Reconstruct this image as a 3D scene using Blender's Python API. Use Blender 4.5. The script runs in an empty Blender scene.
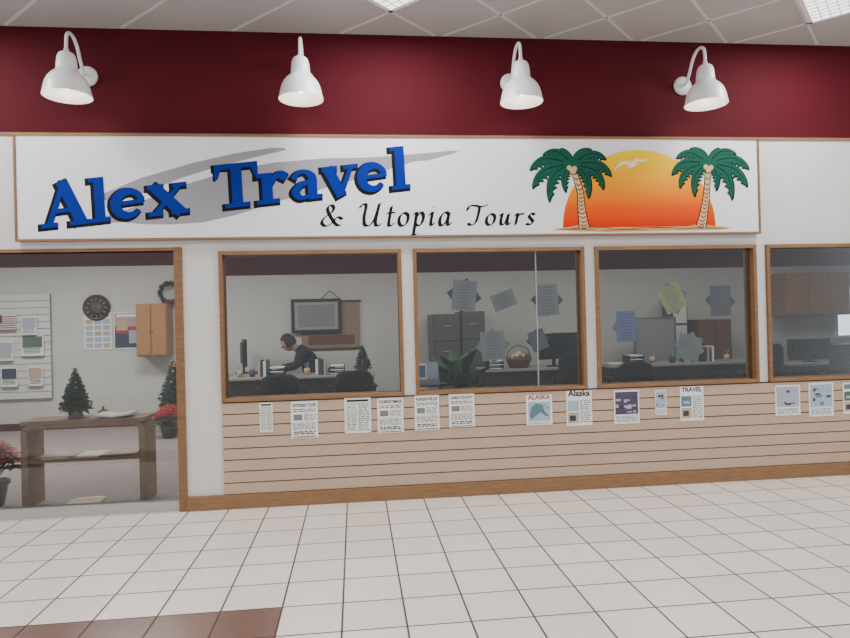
import bpy, math, random
from mathutils import Vector, Matrix
random.seed(7)
def lin(c):
    return tuple(((x/255)/12.92 if x/255<=.04045 else ((x/255+.055)/1.055)**2.4) for x in c)+(1,)
MATS={}
def mat(name,col,rough=.6,metal=0,emis=0,noise=0,nscale=8,spec=.5,wood=False,bump=0):
    if name in MATS: return MATS[name]
    m=bpy.data.materials.new(name); m.use_nodes=True; nt=m.node_tree; b=nt.nodes['Principled BSDF']
    c=lin(col); b.inputs['Base Color'].default_value=c; b.inputs['Roughness'].default_value=rough
    b.inputs['Metallic'].default_value=metal; b.inputs['Specular IOR Level'].default_value=spec
    if emis:
        b.inputs['Emission Color'].default_value=c; b.inputs['Emission Strength'].default_value=emis
    if noise or wood:
        tc=nt.nodes.new('ShaderNodeTexCoord'); mp=nt.nodes.new('ShaderNodeMapping'); n=nt.nodes.new('ShaderNodeTexNoise')
        nt.links.new(tc.outputs['Object'],mp.inputs[0]); nt.links.new(mp.outputs[0],n.inputs['Vector'])
        n.inputs['Scale'].default_value=nscale; n.inputs['Detail'].default_value=6
        if wood: mp.inputs['Scale'].default_value=wood
        r=nt.nodes.new('ShaderNodeValToRGB'); k=noise or .25
        r.color_ramp.elements[0].position=.3; r.color_ramp.elements[1].position=.7
        r.color_ramp.elements[0].color=tuple(x*(1-k) for x in c[:3])+(1,)
        r.color_ramp.elements[1].color=tuple(min(1,x*(1+k*.6)) for x in c[:3])+(1,)
        nt.links.new(n.outputs[0],r.inputs[0]); nt.links.new(r.outputs[0],b.inputs['Base Color'])
        if bump:
            bp=nt.nodes.new('ShaderNodeBump'); bp.inputs['Strength'].default_value=bump; bp.inputs['Distance'].default_value=.01
            nt.links.new(n.outputs[0],bp.inputs['Height']); nt.links.new(bp.outputs[0],b.inputs['Normal'])
    MATS[name]=m; return m

# ---------------- mesh builder
class M:
    def __init__(s): s.v=[];s.f=[];s.mi=[];s.sm=[];s.mats=[];s.k=0
    def add(s,vs,fs,m,smooth=False,xf=None):
        if m not in s.mats: s.mats.append(m)
        i=s.mats.index(m); b=len(s.v)
        for p in vs:
            p=Vector(p); s.v.append(xf@p if xf else p)
        for f in fs: s.f.append([b+j for j in f]); s.mi.append(i); s.sm.append(smooth)
    def box(s,x0,x1,y0,y1,z0,z1,m,xf=None):
        vs=[(x,y,z) for x in(x0,x1) for y in(y0,y1) for z in(z0,z1)]
        s.add(vs,[(0,1,3,2),(4,6,7,5),(0,4,5,1),(2,3,7,6),(0,2,6,4),(1,5,7,3)],m,xf=xf)
    def lathe(s,c,prof,m,n=24,xf=None,smooth=True,cap=True):
        vs=[];fs=[];c=Vector(c)
        for r,z in prof:
            for i in range(n):
                a=2*math.pi*i/n; vs.append((c.x+r*math.cos(a),c.y+r*math.sin(a),c.z+z))
        for j in range(len(prof)-1):
            for i in range(n):
                k=(i+1)%n; fs.append((j*n+i,j*n+k,(j+1)*n+k,(j+1)*n+i))
        if cap:
            if prof[0][0]>1e-4: fs.append(tuple(range(n))[::-1])
            if prof[-1][0]>1e-4: fs.append(tuple((len(prof)-1)*n+i for i in range(n)))
        s.add(vs,fs,m,smooth,xf)
    def tube(s,pts,r,m,n=10,sub=0,cap=True):
        pts=[Vector(p) for p in pts]
        if sub: pts=cr(pts,sub)
        rs=r if isinstance(r,list) else [r]*len(pts)
        if len(rs)!=len(pts):
            rs=[rs[min(len(rs)-1,int(i*(len(rs))/len(pts)))] for i in range(len(pts))]
        vs=[];fs=[]; up=Vector((0.13,.21,1)).normalized(); N=None
        for i,p in enumerate(pts):
            t=(pts[min(i+1,len(pts)-1)]-pts[max(i-1,0)]).normalized()
            if N is None:
                N=t.cross(up); 
                if N.length<.1: N=t.cross(Vector((1,0,0)))
                N.normalize()
            N=(N-t*N.dot(t)).normalized(); B=t.cross(N)
            for k in range(n):
                a=2*math.pi*k/n; vs.append(p+(N*math.cos(a)+B*math.sin(a))*rs[i])
        for j in range(len(pts)-1):
            for i in range(n):
                k=(i+1)%n; fs.append((j*n+i,j*n+k,(j+1)*n+k,(j+1)*n+i))
        if cap: fs.append(tuple(range(n))[::-1]); fs.append(tuple((len(pts)-1)*n+i for i in range(n)))
        s.add(vs,fs,m,True)
    def ball(s,c,r,m,n=14,xf=None):
        if not isinstance(r,tuple): r=(r,r,r)
        vs=[];fs=[];h=n//2
        for j in range(h+1):
            t=math.pi*j/h
            for i in range(n):
                a=2*math.pi*i/n
                vs.append((c[0]+r[0]*math.sin(t)*math.cos(a),c[1]+r[1]*math.sin(t)*math.sin(a),c[2]+r[2]*math.cos(t)))
        for j in range(h):
            for i in range(n):
                k=(i+1)%n; fs.append((j*n+i,j*n+k,(j+1)*n+k,(j+1)*n+i))
        s.add(vs,fs,m,True,xf)
    # flat art in XZ plane
    def poly(s,pts,y,m):
        s.k+=1; yy=y-s.k*2e-5
        s.add([(p[0],yy,p[1]) for p in pts],[tuple(range(len(pts)))],m)
    def strip(s,L,R,y,m):
        s.k+=1; yy=y-s.k*2e-5; n=len(L)
        s.add([(p[0],yy,p[1]) for p in L]+[(p[0],yy,p[1]) for p in R],[(i,i+1,n+i+1,n+i) for i in range(n-1)],m)
    def build(s,name,bevel=0,parent=None):
        lo=Vector((min(v.x for v in s.v),min(v.y for v in s.v),min(v.z for v in s.v)))
        hi=Vector((max(v.x for v in s.v),max(v.y for v in s.v),max(v.z for v in s.v)))
        o=Vector(((lo.x+hi.x)/2,(lo.y+hi.y)/2,lo.z))
        if parent: o=Vector((0,0,0))
        me=bpy.data.meshes.new(name); me.from_pydata([v-o for v in s.v],[],s.f)
        for m in s.mats: me.materials.append(m)
        for p,i,sm in zip(me.polygons,s.mi,s.sm): p.material_index=i; p.use_smooth=sm
        me.update()
        ob=bpy.data.objects.new(name,me); ob.location=o; bpy.context.collection.objects.link(ob)
        if parent: ob.parent=parent
        if bevel:
            b=ob.modifiers.new('bevel','BEVEL'); b.width=bevel; b.segments=2; b.limit_method='ANGLE'
        return ob
def adopt(child,parent):
    child.parent=parent; child.matrix_parent_inverse=Matrix.Translation(-parent.location)
def cr(pts,sub):
    P=[Vector(p) for p in pts]; out=[]
    for i in range(len(P)-1):
        p0=P[max(i-1,0)];p1=P[i];p2=P[i+1];p3=P[min(i+2,len(P)-1)]
        for k in range(sub):
            t=k/sub
            out.append(.5*((2*p1)+(p2-p0)*t+(2*p0-5*p1+4*p2-p3)*t*t+(3*p1-p0-3*p2+p3)*t**3))
    out.append(P[-1]); return out
def empty(name,loc=(0,0,0)):
    e=bpy.data.objects.new(name,None); e.location=loc; e.empty_display_size=.1; bpy.context.collection.objects.link(e); return e

# ---------------- materials
MAROON=mat('maroon_paint',(80,18,27),.75,noise=.04,nscale=3,spec=.15)
GREYW=mat('offwhite_paint',(214,213,208),.7,noise=.03,nscale=4)
INW=mat('interior_paint',(200,198,192),.8,noise=.03,nscale=3)
OAK=mat('oak_trim',(134,98,66),.5,wood=(2,2,14),nscale=6,noise=.25,spec=.3)
OAKH=mat('oak_horizontal',(140,106,74),.5,wood=(1.2,10,14),nscale=6,noise=.22,spec=.3)
SLAT=mat('slatwall_beige',(190,165,142),.6,noise=.05,nscale=5,spec=.2)
GROOVE=mat('slat_groove',(92,70,54),.8)
WHITE=mat('white_enamel',(238,238,238),.3)
SIGNW=mat('sign_face',(232,234,238),.4,spec=.3)
BLACK=mat('black_vinyl',(6,6,10),.6,spec=.2)
BLUE=mat('blue_vinyl',(0,36,138),.6,spec=.15)
SWGREY=mat('grey_brush',(146,146,152),.5)
PAPER=mat('paper_white',(232,232,226),.8)
INK=mat('ink_black',(34,34,36),.8)
INKG=mat('ink_grey',(118,118,120),.8)
DARK=mat('dark_plastic',(18,18,21),.45)
DARKF=mat('black_fabric',(14,14,18),.9,noise=.2,nscale=60)
GREYM=mat('grey_metal',(120,122,124),.4,metal=.3)
FILEG=mat('file_cabinet_grey',(78,77,76),.45)
DESKT=mat('desk_laminate',(150,142,134),.4)
DESKF=mat('desk_front',(40,34,32),.6)
GREEN=mat('pine_green',(22,50,30),.7,noise=.3,nscale=30)
PLG=mat('leaf_green',(34,72,34),.6,noise=.25,nscale=20)
REDP=mat('poinsettia_red',(170,6,20),.6,noise=.2,nscale=30)
WOODB=mat('brown_wood',(104,64,40),.5,wood=(2,2,12),nscale=6,noise=.25)
OAKC=mat('oak_cabinet',(168,118,68),.5,wood=(2,2,12),nscale=6,noise=.2)

def nodes_floor():
    m=bpy.data.materials.new('ceramic_tile_floor'); m.use_nodes=True; nt=m.node_tree; N=nt.nodes; L=nt.links; b=N['Principled BSDF']
    def ma(op,a,c=None,d=None):
        n=N.new('ShaderNodeMath'); n.operation=op
        for i,x in enumerate([a,c,d]):
            if x is None: continue
            if isinstance(x,(int,float)): n.inputs[i].default_value=x
            else: L.new(x,n.inputs[i])
        return n.outputs[0]
    g=N.new('ShaderNodeNewGeometry'); sp=N.new('ShaderNodeSeparateXYZ'); L.new(g.outputs['Position'],sp.inputs[0])
    T=.305
    x=ma('DIVIDE',ma('ADD',sp.outputs[0],.40),T); y=ma('DIVIDE',ma('ADD',sp.outputs[1],1.85),T)
    fx=ma('FRACT',x); fy=ma('FRACT',y)
    ex=ma('MINIMUM',fx,ma('SUBTRACT',1,fx)); ey=ma('MINIMUM',fy,ma('SUBTRACT',1,fy))
    e=ma('MINIMUM',ex,ey)
    tile=N.new('ShaderNodeMapRange'); L.new(e,tile.inputs[0]); tile.inputs[1].default_value=.012; tile.inputs[2].default_value=.019
    cx=ma('FLOOR',x); cy=ma('FLOOR',y)
    cb=N.new('ShaderNodeCombineXYZ'); L.new(cx,cb.inputs[0]); L.new(cy,cb.inputs[1])
    wn=N.new('ShaderNodeTexWhiteNoise'); L.new(cb.outputs[0],wn.inputs['Vector'])
    no=N.new('ShaderNodeTexNoise'); no.inputs['Scale'].default_value=9; no.inputs['Detail'].default_value=5; L.new(g.outputs['Position'],no.inputs['Vector'])
    var=ma('ADD',ma('MULTIPLY',wn.outputs[0],.55),ma('MULTIPLY',no.outputs[0],.45))
    cm=N.new('ShaderNodeMix'); cm.data_type='RGBA'; cm.inputs[6].default_value=lin((226,213,204)); cm.inputs[7].default_value=lin((243,234,226)); L.new(var,cm.inputs[0])
    rm=N.new('ShaderNodeMix'); rm.data_type='RGBA'; rm.inputs[6].default_value=lin((100,72,62)); rm.inputs[7].default_value=lin((136,102,88)); L.new(var,rm.inputs[0])
    red=ma('MULTIPLY',ma('LESS_THAN',sp.outputs[0],-.40),ma('MULTIPLY',ma('LESS_THAN',sp.outputs[1],-1.85),ma('GREATER_THAN',sp.outputs[1],-1.85-2*T)))
    c2=N.new('ShaderNodeMix'); c2.data_type='RGBA'; L.new(red,c2.inputs[0]); L.new(cm.outputs[2],c2.inputs[6]); L.new(rm.outputs[2],c2.inputs[7])
    c3=N.new('ShaderNodeMix'); c3.data_type='RGBA'; L.new(tile.outputs[0],c3.inputs[0]); c3.inputs[6].default_value=lin((82,62,52)); L.new(c2.outputs[2],c3.inputs[7])
    L.new(c3.outputs[2],b.inputs['Base Color'])
    rr=ma('SUBTRACT',.8,ma('MULTIPLY',tile.outputs[0],.52)); L.new(rr,b.inputs['Roughness'])
    bp=N.new('ShaderNodeBump'); bp.inputs['Strength'].default_value=.5; bp.inputs['Distance'].default_value=.003; L.new(tile.outputs[0],bp.inputs['Height']); L.new(bp.outputs[0],b.inputs['Normal'])
    return m
def glass_mat():
    m=bpy.data.materials.new('pane_glass'); m.use_nodes=True; nt=m.node_tree; N=nt.nodes; L=nt.links
    N.remove(N['Principled BSDF']); o=N['Material Output']
    t=N.new('ShaderNodeBsdfTransparent'); t.inputs[0].default_value=(.92,.93,.93,1)
    g=N.new('ShaderNodeBsdfGlossy'); g.inputs['Roughness'].default_value=.02
    f=N.new('ShaderNodeFresnel'); f.inputs[0].default_value=1.5
    x=N.new('ShaderNodeMixShader'); L.new(f.outputs[0],x.inputs[0]); L.new(t.outputs[0],x.inputs[1]); L.new(g.outputs[0],x.inputs[2]); L.new(x.outputs[0],o.inputs[0])
    return m
FLOOR=nodes_floor(); GLASS=glass_mat()
CARPET=mat('grey_carpet',(146,134,132),.95,noise=.15,nscale=40)
CEIL=mat('ceiling_tile',(174,170,169),.9,noise=.06,nscale=60,bump=.2)
TBAR=mat('ceiling_tbar',(208,205,203),.6)
LENS=mat('light_diffuser',(255,255,255),.4,emis=2.2)

# ---------------- room shell
CZ=3.746
m=M(); m.box(-9,13,-9,0,-.1,0,FLOOR); m.build('floor')
m=M(); m.box(-6.6,9.3,0,4.7,-.1,0,CARPET); m.build('floor_carpet')
m=M(); m.box(-9,13,-9,.12,CZ,CZ+.1,CEIL); m.build('ceiling')
m=M(); m.box(-6.6,9.3,.12,4.7,2.75,2.85,CEIL); m.build('ceiling_interior')
P=1.524; W=1.43; X0=-1.047
nW=5
XR=X0+nW*P
m=M()
m.box(-9,13,0,.12,2.93,CZ,MAROON)
m.box(-9,XR,0,.12,2.04,2.93,GREYW)
m.box(-1.325,X0,0,.12,0,2.04,GREYW)
m.box(X0,XR,0,.12,0,.834,GREYW)
m.box(X0,XR,0,.12,2.013,2.04,GREYW)
for i in range(nW): m.box(X0+i*P+W,X0+(i+1)*P,0,.12,.834,2.013,GREYW)
m.box(XR,13,0,.12,0,2.93,GREYW)
m.box(-9,-4.6,0,.12,0,2.04,GREYW)
m.build('wall_front')
m=M()
m.box(-6.6,-2.3,4.6,4.7,0,2.34,INW); m.box(-6.6,-2.3,4.6,4.7,2.34,2.75,MAROON)
m.box(-2.3,9.3,4.6,4.7,0,2.17,INW); m.box(-2.3,9.3,4.6,4.7,2.17,2.75,MAROON)
m.build('wall_back')
m=M(); m.box(-6.7,-6.6,.12,4.7,0,2.75,INW); m.build('wall_left')
m=M(); m.box(9.3,9.4,.12,4.7,0,2.75,INW); m.build('wall_right')
m=M(); m.box(-6.6,-4.0,4.57,4.6,0,.1,MAROON); m.box(-4.0,9.3,4.585,4.6,0,.1,MAROON); m.build('baseboard_back')
# trims
m=M(); m.box(-9,13,-.012,0,2.915,2.937,OAKH); m.build('trim_1')
m=M(); m.box(-4.6,-1.325,-.01,.0,2.025,2.05,OAKH); m.box(-1.385,-1.325,-.02,.12,0,2.05,OAK); m.build('trim_2')
m=M(); m.box(-1.325,12.9,-.036,0,0,.11,OAKH); m.build('baseboard_front',.004)
# slatwall
m=M(); m.box(X0,XR,-.006,0,.11,.834,GROOVE)
z=.115; ph=.0895
while z<.83:
    m.box(X0,XR,-.02,-.005,z,min(z+ph-.009,.832),SLAT); z+=ph
m.build('slatwall_panel')
# windows
t=.028
for i in range(nW):
    a=X0+i*P; b=a+W; z0,z1=.834,2.013
    m=M()
    m.box(a,a+t,-.03,.12,z0,z1,OAK); m.box(b-t,b,-.03,.12,z0,z1,OAK)
    m.box(a+t,b-t,-.03,.12,z0,z0+t,OAKH); m.box(a+t,b-t,-.03,.12,z1-t,z1,OAKH)
    m.box(a+t,b-t,.028,.032,z0+t,z1-t,GLASS)
    if i==1: m.box(1.50,1.508,.02,.04,z0+t,z1-t,mat('glass_joint',(150,160,160),.2))
    m.build('window_%d'%(i+1))
# left shopfront glazing
m=M()
m.box(-4.6,-1.385,.0,.10,.0,.075,mat('aluminium_sill',(176,174,170),.4,metal=.2))
m.box(-4.6,-1.385,.048,.052,.075,2.04,GLASS)
m.box(-4.62,-4.56,0,.1,0,2.04,OAK); m.box(-2.97,-2.95,.04,.06,.075,2.04,GREYM)
m.build('window_6')

# ceiling T-bars & fixtures
m=M(); d=.8375; vx,vy=.32,-.40
for sgn in(1,-1):
    for k in range(-14,18):
        cx=vx+k*d
        y0,y1=-8.9,0.0
        xa=cx+(y0-vy)*sgn; xb=cx+(y1-vy)*sgn
        L=math.hypot(xb-xa,y1-y0); ang=math.atan2(y1-y0,xb-xa)
        if min(xa,xb)<-8.9 or max(xa,xb)>12.9: continue
        xf=Matrix.Translation(((xa+xb)/2,(y0+y1)/2,CZ))@Matrix.Rotation(ang,4,'Z')
        m.box(-L/2+.03,L/2-.03,-.012,.012,-.006,.004,TBAR,xf=xf)
m.build('ceiling_grid')
s=d/math.sqrt(2)
COOL=(.98,.985,1)
def fixture(cx,cy):
    m=M(); xf=Matrix.Translation((cx,cy,CZ))@Matrix.Rotation(math.pi/4,4,'Z'); h=s/2-.012
    for q in [(-h,h,-h,-h+.03),(-h,h,h-.03,h),(-h,-h+.03,-h,h),(h-.03,h,-h,h)]:
        m.box(q[0],q[1],q[2],q[3],-.022,-.007,WHITE,xf=xf)
    m.box(-h+.03,h-.03,-h+.03,h-.03,-.018,-.008,LENS,xf=xf)
    for i in range(1,8):
        u=-h+.03+(2*h-.06)*i/8
        m.box(u-.002,u+.002,-h+.03,h-.03,-.021,-.018,INKG,xf=xf); m.box(-h+.03,h-.03,u-.002,u+.002,-.021,-.018,INKG,xf=xf)
    fo=m.build('ceiling_light')
    l=bpy.data.lights.new('fluorescent','AREA'); l.shape='SQUARE'; l.size=.5; l.energy=MALL; l.color=COOL
    o=bpy.data.objects.new('lamp',l); o.location=(cx,cy,CZ-.03); bpy.context.collection.objects.link(o); adopt(o,fo)
MALL=39
for k in range(-2,4):
    for j in range(0,3):
        fixture(vx+k*4*d,vy-d/2-j*3*d)

def area(x,y,z,sx,sy,e,col=(1,.985,.95),name='office_light'):
    m=M(); m.box(x-sx/2,x+sx/2,y-sy/2,y+sy/2,z+.01,z+.04,LENS); m.box(x-sx/2-.03,x+sx/2+.03,y-sy/2-.03,y-sy/2,z+.005,z+.05,WHITE); m.box(x-sx/2-.03,x+sx/2+.03,y+sy/2,y+sy/2+.03,z+.005,z+.05,WHITE)
    fo=m.build(name)
    l=bpy.data.lights.new(name,'AREA'); l.shape='RECTANGLE'; l.size=sx; l.size_y=sy; l.energy=e; l.color=col
    o=bpy.data.objects.new('lamp',l); o.location=(x,y,z); bpy.context.collection.objects.link(o); adopt(o,fo)
for x,e in [(-4.6,60),(-2.6,48),(-.4,24),(1.8,19),(4.0,18),(6.2,11)]:
    area(x,2.5,2.69,1.15,.55,e)

# ---------------- gooseneck lamps
SH=mat('lamp_enamel',(232,232,232),.35)
def gooseneck(x):
    e=empty('gooseneck_lamp',(x,0,3.38))
    def bl(m,n): 
        o=m.build(n,parent=e); o.matrix_parent_inverse=Matrix.Translation((-x,0,-3.38)); return o
    m=M(); xf=Matrix.Translation((x,0,3.37))@Matrix.Rotation(math.pi/2,4,'X')
    m.lathe((0,0,0),[(.078,0),(.078,.012),(.066,.024),(.03,.034),(.0,.036)],SH,28,xf=xf); bl(m,'wall_plate')
    m=M(); m.tube([(x,-.02,3.37),(x,-.07,3.375),(x,-.125,3.44),(x,-.175,3.52),(x,-.235,3.565),(x,-.30,3.57),(x,-.345,3.54),(x,-.36,3.48),(x,-.36,3.38)],.0125,SH,12,sub=5); bl(m,'arm')
    m=M(); c=(x,-.36,3.095); q=.87
    prof=[(.188,-.004),(.186,.008),(.180,.03),(.173,.06),(.162,.095),(.145,.125),(.122,.150),(.098,.168),(.086,.176),(.082,.19),(.079,.225),(.074,.265),(.066,.290),(.056,.302),(.038,.312),(.022,.32),(.018,.34)]
    inner=[(.07,.172),(.092,.160),(.116,.142),(.139,.118),(.156,.088),(.167,.055),(.175,.02),(.188,-.004)]
    prof=[(a*q,b) for a,b in prof]; inner=[(a*q,b) for a,b in inner]
    m.lathe(c,prof+[(.0,.34)],SH,36,cap=False); m.lathe(c,[(0,.176)]+inner,SH,36,cap=False); bl(m,'shade')
    m=M(); m.ball((x,-.36,3.185),(.03,.03,.042),mat('bulb_glow',(255,238,215),.3,emis=2.5),12); m.lathe((x,-.36,3.21),[(.018,0),(.018,.06)],WHITE,12); bl(m,'bulb')
    l=bpy.data.lights.new('bulb_light','POINT'); l.energy=1.5; l.shadow_soft_size=.03; l.color=(1,.84,.70)
    o=bpy.data.objects.new('bulb_lamp',l); o.location=(x,-.36,3.12); bpy.context.collection.objects.link(o)
    o.parent=e; o.matrix_parent_inverse=Matrix.Translation((-x,0,-3.38))
for x in (-1.995,-.355,1.315,2.815): gooseneck(x)

# ---------------- sign
sg=empty('storefront_sign',(.48,-.06,2.1))
def sb(m,n):
    o=m.build(n,parent=sg); o.matrix_parent_inverse=Matrix.Translation((-.48,.06,-2.1)); return o
SX0,SX1,SZ0,SZ1=-2.50,3.44,2.118,2.90
m=M(); m.box(SX0,SX1,-.055,-.0125,SZ0,SZ1,SIGNW); sb(m,'board')
m=M(); f=.016
m.box(SX0-f,SX1+f,-.064,-.0125,SZ1,SZ1+f,OAKH);m.box(SX0-f,SX1+f,-.064,-.0125,SZ0-f,SZ0,OAKH)
m.box(SX0-f,SX0,-.064,-.0125,SZ0,SZ1,OAK);m.box(SX1,SX1+f,-.064,-.0125,SZ0,SZ1,OAK); sb(m,'frame')
Y0=-.0555
def ribbon(M_,pts,ws,tr,y,m,grow=0,sub=8):
    P=cr([Vector((p[0],0,p[1])) for p in pts],sub) if sub>1 and len(pts)>2 else [Vector((p[0],0,p[1])) for p in pts]
    n=len(P); L=[];R=[]
    if grow:
        d0=(P[0]-P[1]).normalized(); P[0]=P[0]+d0*grow; d1=(P[-1]-P[-2]).normalized(); P[-1]=P[-1]+d1*grow
    for i,p in enumerate(P):
        tt=i/(n-1)*(len(ws)-1); k=min(int(tt),len(ws)-2) if len(ws)>1 else 0
        w=ws[k]+(ws[k+1]-ws[k])*(tt-k) if len(ws)>1 else ws[0]
        w=w/2+grow
        t=(P[min(i+1,n-1)]-P[max(i-1,0)]).normalized(); N=Vector((-t.z,0,t.x))
        a=p+N*w;b=p-N*w; L.append(tr(a.x,a.z)); R.append(tr(b.x,b.z))
    M_.strip(L,R,y,m)
GL={
'A':(1.0,[('r',[(.17,.04),(.53,1.0)],[.12]),('r',[(.47,1.0),(.86,.04)],[.25]),('r',[(.28,.35),(.74,.35)],[.10]),('b',0,.36,0,.1),('b',.60,1.08,0,.1)]),
'l':(.40,[('b',.11,.33,0,1.0),('b',0,.44,0,.1),('b',0,.2,.9,1.0)]),
'e':(.74,[('c',.37,.35,.275,.27,8,322,[.13,.13,.2,.23,.2,.15,.07]),('r',[(.1,.36),(.68,.38)],[.09])]),
'x':(.86,[('r',[(.13,.68),(.72,.02)],[.24]),('r',[(.72,.66),(.14,.04)],[.1]),('b',0,.36,.6,.7),('b',.54,.86,.6,.7),('b',0,.32,0,.1),('b',.50,.90,0,.1)]),
'T':(.86,[('b',.36,.60,0,1.0),('b',.0,.96,.88,1.0),('t',[(0,1),(0,.66),(.06,.66),(.16,.9)]),('t',[(.96,1),(.96,.66),(.90,.66),(.80,.9)]),('b',.2,.76,0,.1)]),
'r':(.66,[('b',.12,.34,0,.7),('b',0,.3,.6,.7),('b',0,.48,0,.1),('r',[(.30,.42),(.40,.60),(.52,.63),(.64,.56)],[.08,.12,.2,.18])]),
'a':(.72,[('r',[(.10,.50),(.2,.62),(.38,.64),(.52,.5),(.52,.25),(.52,.02)],[.16,.1,.1,.2,.21,.21]),('r',[(.52,.40),(.28,.36),(.14,.2),(.24,.06),(.42,.08),(.54,.16)],[.08,.12,.2,.12,.08,.06]),('b',.42,.74,0,.1)]),
'v':(.76,[('r',[(.14,.66),(.44,0)],[.24]),('r',[(.68,.66),(.42,.04)],[.1]),('b',0,.36,.6,.7),('b',.50,.84,.6,.7)]),
}
def glyph(M_,ch,tr,m,y,g):
    for s_ in GL[ch][1]:
        if s_[0]=='r': ribbon(M_,s_[1],s_[2],tr,y,m,g)
        elif s_[0]=='c':
            _,cx,cz,rx,rz,a0,a1,ws=s_
            pts=[(cx+rx*math.cos(math.radians(a0+(a1-a0)*i/24)),cz+rz*math.sin(math.radians(a0+(a1-a0)*i/24))) for i in range(25)]
            ribbon(M_,pts,ws,tr,y,m,g,sub=1)
        elif s_[0]=='b':
            x0,x1,z0,z1=s_[1]-g,s_[2]+g,s_[3]-g,s_[4]+g
            M_.poly([tr(x0,z0),tr(x1,z0),tr(x1,z1),tr(x0,z1)],y,m)
        else: M_.poly([tr(*p) for p in s_[1]],y,m)
ang=math.atan(.107); ca,sa=math.cos(ang),math.sin(ang)
LET=[('A',-2.33,1.0),('l',-1.975,.98),('e',-1.82,1.03),('x',-1.55,1.0),('T',-1.045,1.0),('r',-.735,1.08),('a',-.48,1.0),('v',-.225,1.0),('e',.055,.97),('l',.32,1.0)]
H=.345
def trf(x,dx=0,dz=0,sx=1):
    bz=2.195+.107*(x+2.34)
    return lambda u,v:(x+dx+H*(u*sx*ca-v*sa*.35),bz+dz+H*(u*sx*sa+v*ca))
# brush swoosh
m=M()
m.poly([(-1.93,2.44),(-1.6,2.58),(-1.2,2.70),(-.9,2.77),(-.62,2.815),(-.52,2.815),(-.50,2.80),(-.75,2.74),(-1.05,2.66),(-1.3,2.58),(-1.6,2.46),(-1.85,2.40)],Y0,SWGREY)
m.poly([(-1.78,2.245),(-1.45,2.36),(-1.6,2.40),(-1.3,2.52),(-.95,2.63),(-.6,2.70),(-.2,2.735),(.1,2.74),(.45,2.765),(.83,2.80),(.87,2.79),(.62,2.72),(.5,2.71),(.15,2.60),(-.2,2.50),(-.55,2.40),(-.9,2.29),(-1.15,2.235),(-1.4,2.22),(-1.6,2.225)],Y0,SWGREY)
m.poly([(-1.95,2.26),(-1.7,2.34),(-1.5,2.42),(-1.35,2.44),(-1.35,2.34),(-1.6,2.25),(-1.85,2.235)],Y0,SWGREY)
sb(m,'brush_stroke')
m=M()
for ch,x,sx in LET: glyph(m,ch,trf(x,-.014,-.012,sx),BLACK,Y0-.0004,.034)
m.k=0
for ch,x,sx in LET: glyph(m,ch,trf(x,0,0,sx),BLUE,Y0-.0036,-.001)
sb(m,'main_lettering')
# calligraphy
NG={
'&':(.8,[[(.95,.30),(.72,.42),(.5,.12),(.25,-.02),(.05,.15),(.15,.4),(.42,.62),(.5,.85),(.35,1.0),(.22,.82),(.4,.45),(.72,.05),(.92,.02)]]),
'U':(.86,[[(-.02,.80),(.1,.98),(.24,.9),(.22,.45),(.28,.08),(.48,.02),(.68,.3),(.76,.7)],[(.8,1.0),(.76,.6),(.74,.12),(.86,.0),(.98,.1)]]),
't':(.36,[[(.18,.82),(.16,.4),(.16,.06),(.26,.0),(.38,.12)],[(.02,.54),(.36,.56)]]),
'o':(.46,[[(.26,.56),(.08,.42),(.06,.15),(.22,-.01),(.4,.12),(.42,.42),(.26,.56),(.2,.54)]]),
'p':(.52,[[(.02,.46),(.14,.56),(.14,.2),(.12,-.38)],[(.15,.34),(.32,.57),(.46,.4),(.42,.1),(.26,-.01),(.14,.08)],[(.02,-.40),(.26,-.36)]]),
'i':(.28,[[(.02,.44),(.14,.56),(.12,.2),(.16,.0),(.3,.12)],[(.15,.76),(.19,.80)]]),
'a':(.54,[[(.42,.46),(.26,.57),(.08,.38),(.06,.1),(.18,-.01),(.36,.2),(.43,.54)],[(.43,.54),(.40,.15),(.46,.0),(.58,.12)]]),
'T':(.74,[[(-.06,.72),(.02,.94),(.3,.96),(.6,.90),(.92,1.0)],[(.52,.92),(.5,.5),(.42,.12),(.22,.0),(.06,.1)]]),
'u':(.54,[[(.0,.44),(.12,.56),(.09,.2),(.16,.0),(.32,.12),(.42,.54)],[(.42,.54),(.4,.15),(.46,.0),(.58,.12)]]),
'r':(.4,[[(.0,.44),(.12,.56),(.11,.2),(.09,.0)],[(.12,.34),(.26,.54),(.40,.52)]]),
's':(.36,[[(.36,.48),(.22,.57),(.1,.44),(.2,.3),(.32,.16),(.2,.0),(.02,.06)]]),
}
def calli(M_,text,x,z,sx,sz,gap):
    nb=Vector((.068,0,.040))
    for ch in text:
        w,sts=NG[ch]
        for st in sts:
            P=cr([Vector((p[0],0,p[1])) for p in st],7)
            for nv in (nb,Vector((.014,0,-.022))):
                L=[];R=[]
                for p in P:
                    for q,lst in ((p+nv,L),(p-nv,R)):
                        lst.append((x+sx*(q.x+q.z*.16),z+sz*q.z))
                M_.strip(L,R,Y0-.001,BLACK)
        x+=w*sx+gap
m=M(); calli(m,'&',-.255,2.20,.175,.165,0); calli(m,'U',.04,2.195,.185,.18,.035); calli(m,'topia',.255,2.195,.185,.19,.032)
calli(m,'T',.915,2.195,.17,.165,.02); calli(m,'ours',1.065,2.195,.175,.165,.032); sb(m,'script_lettering')
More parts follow.
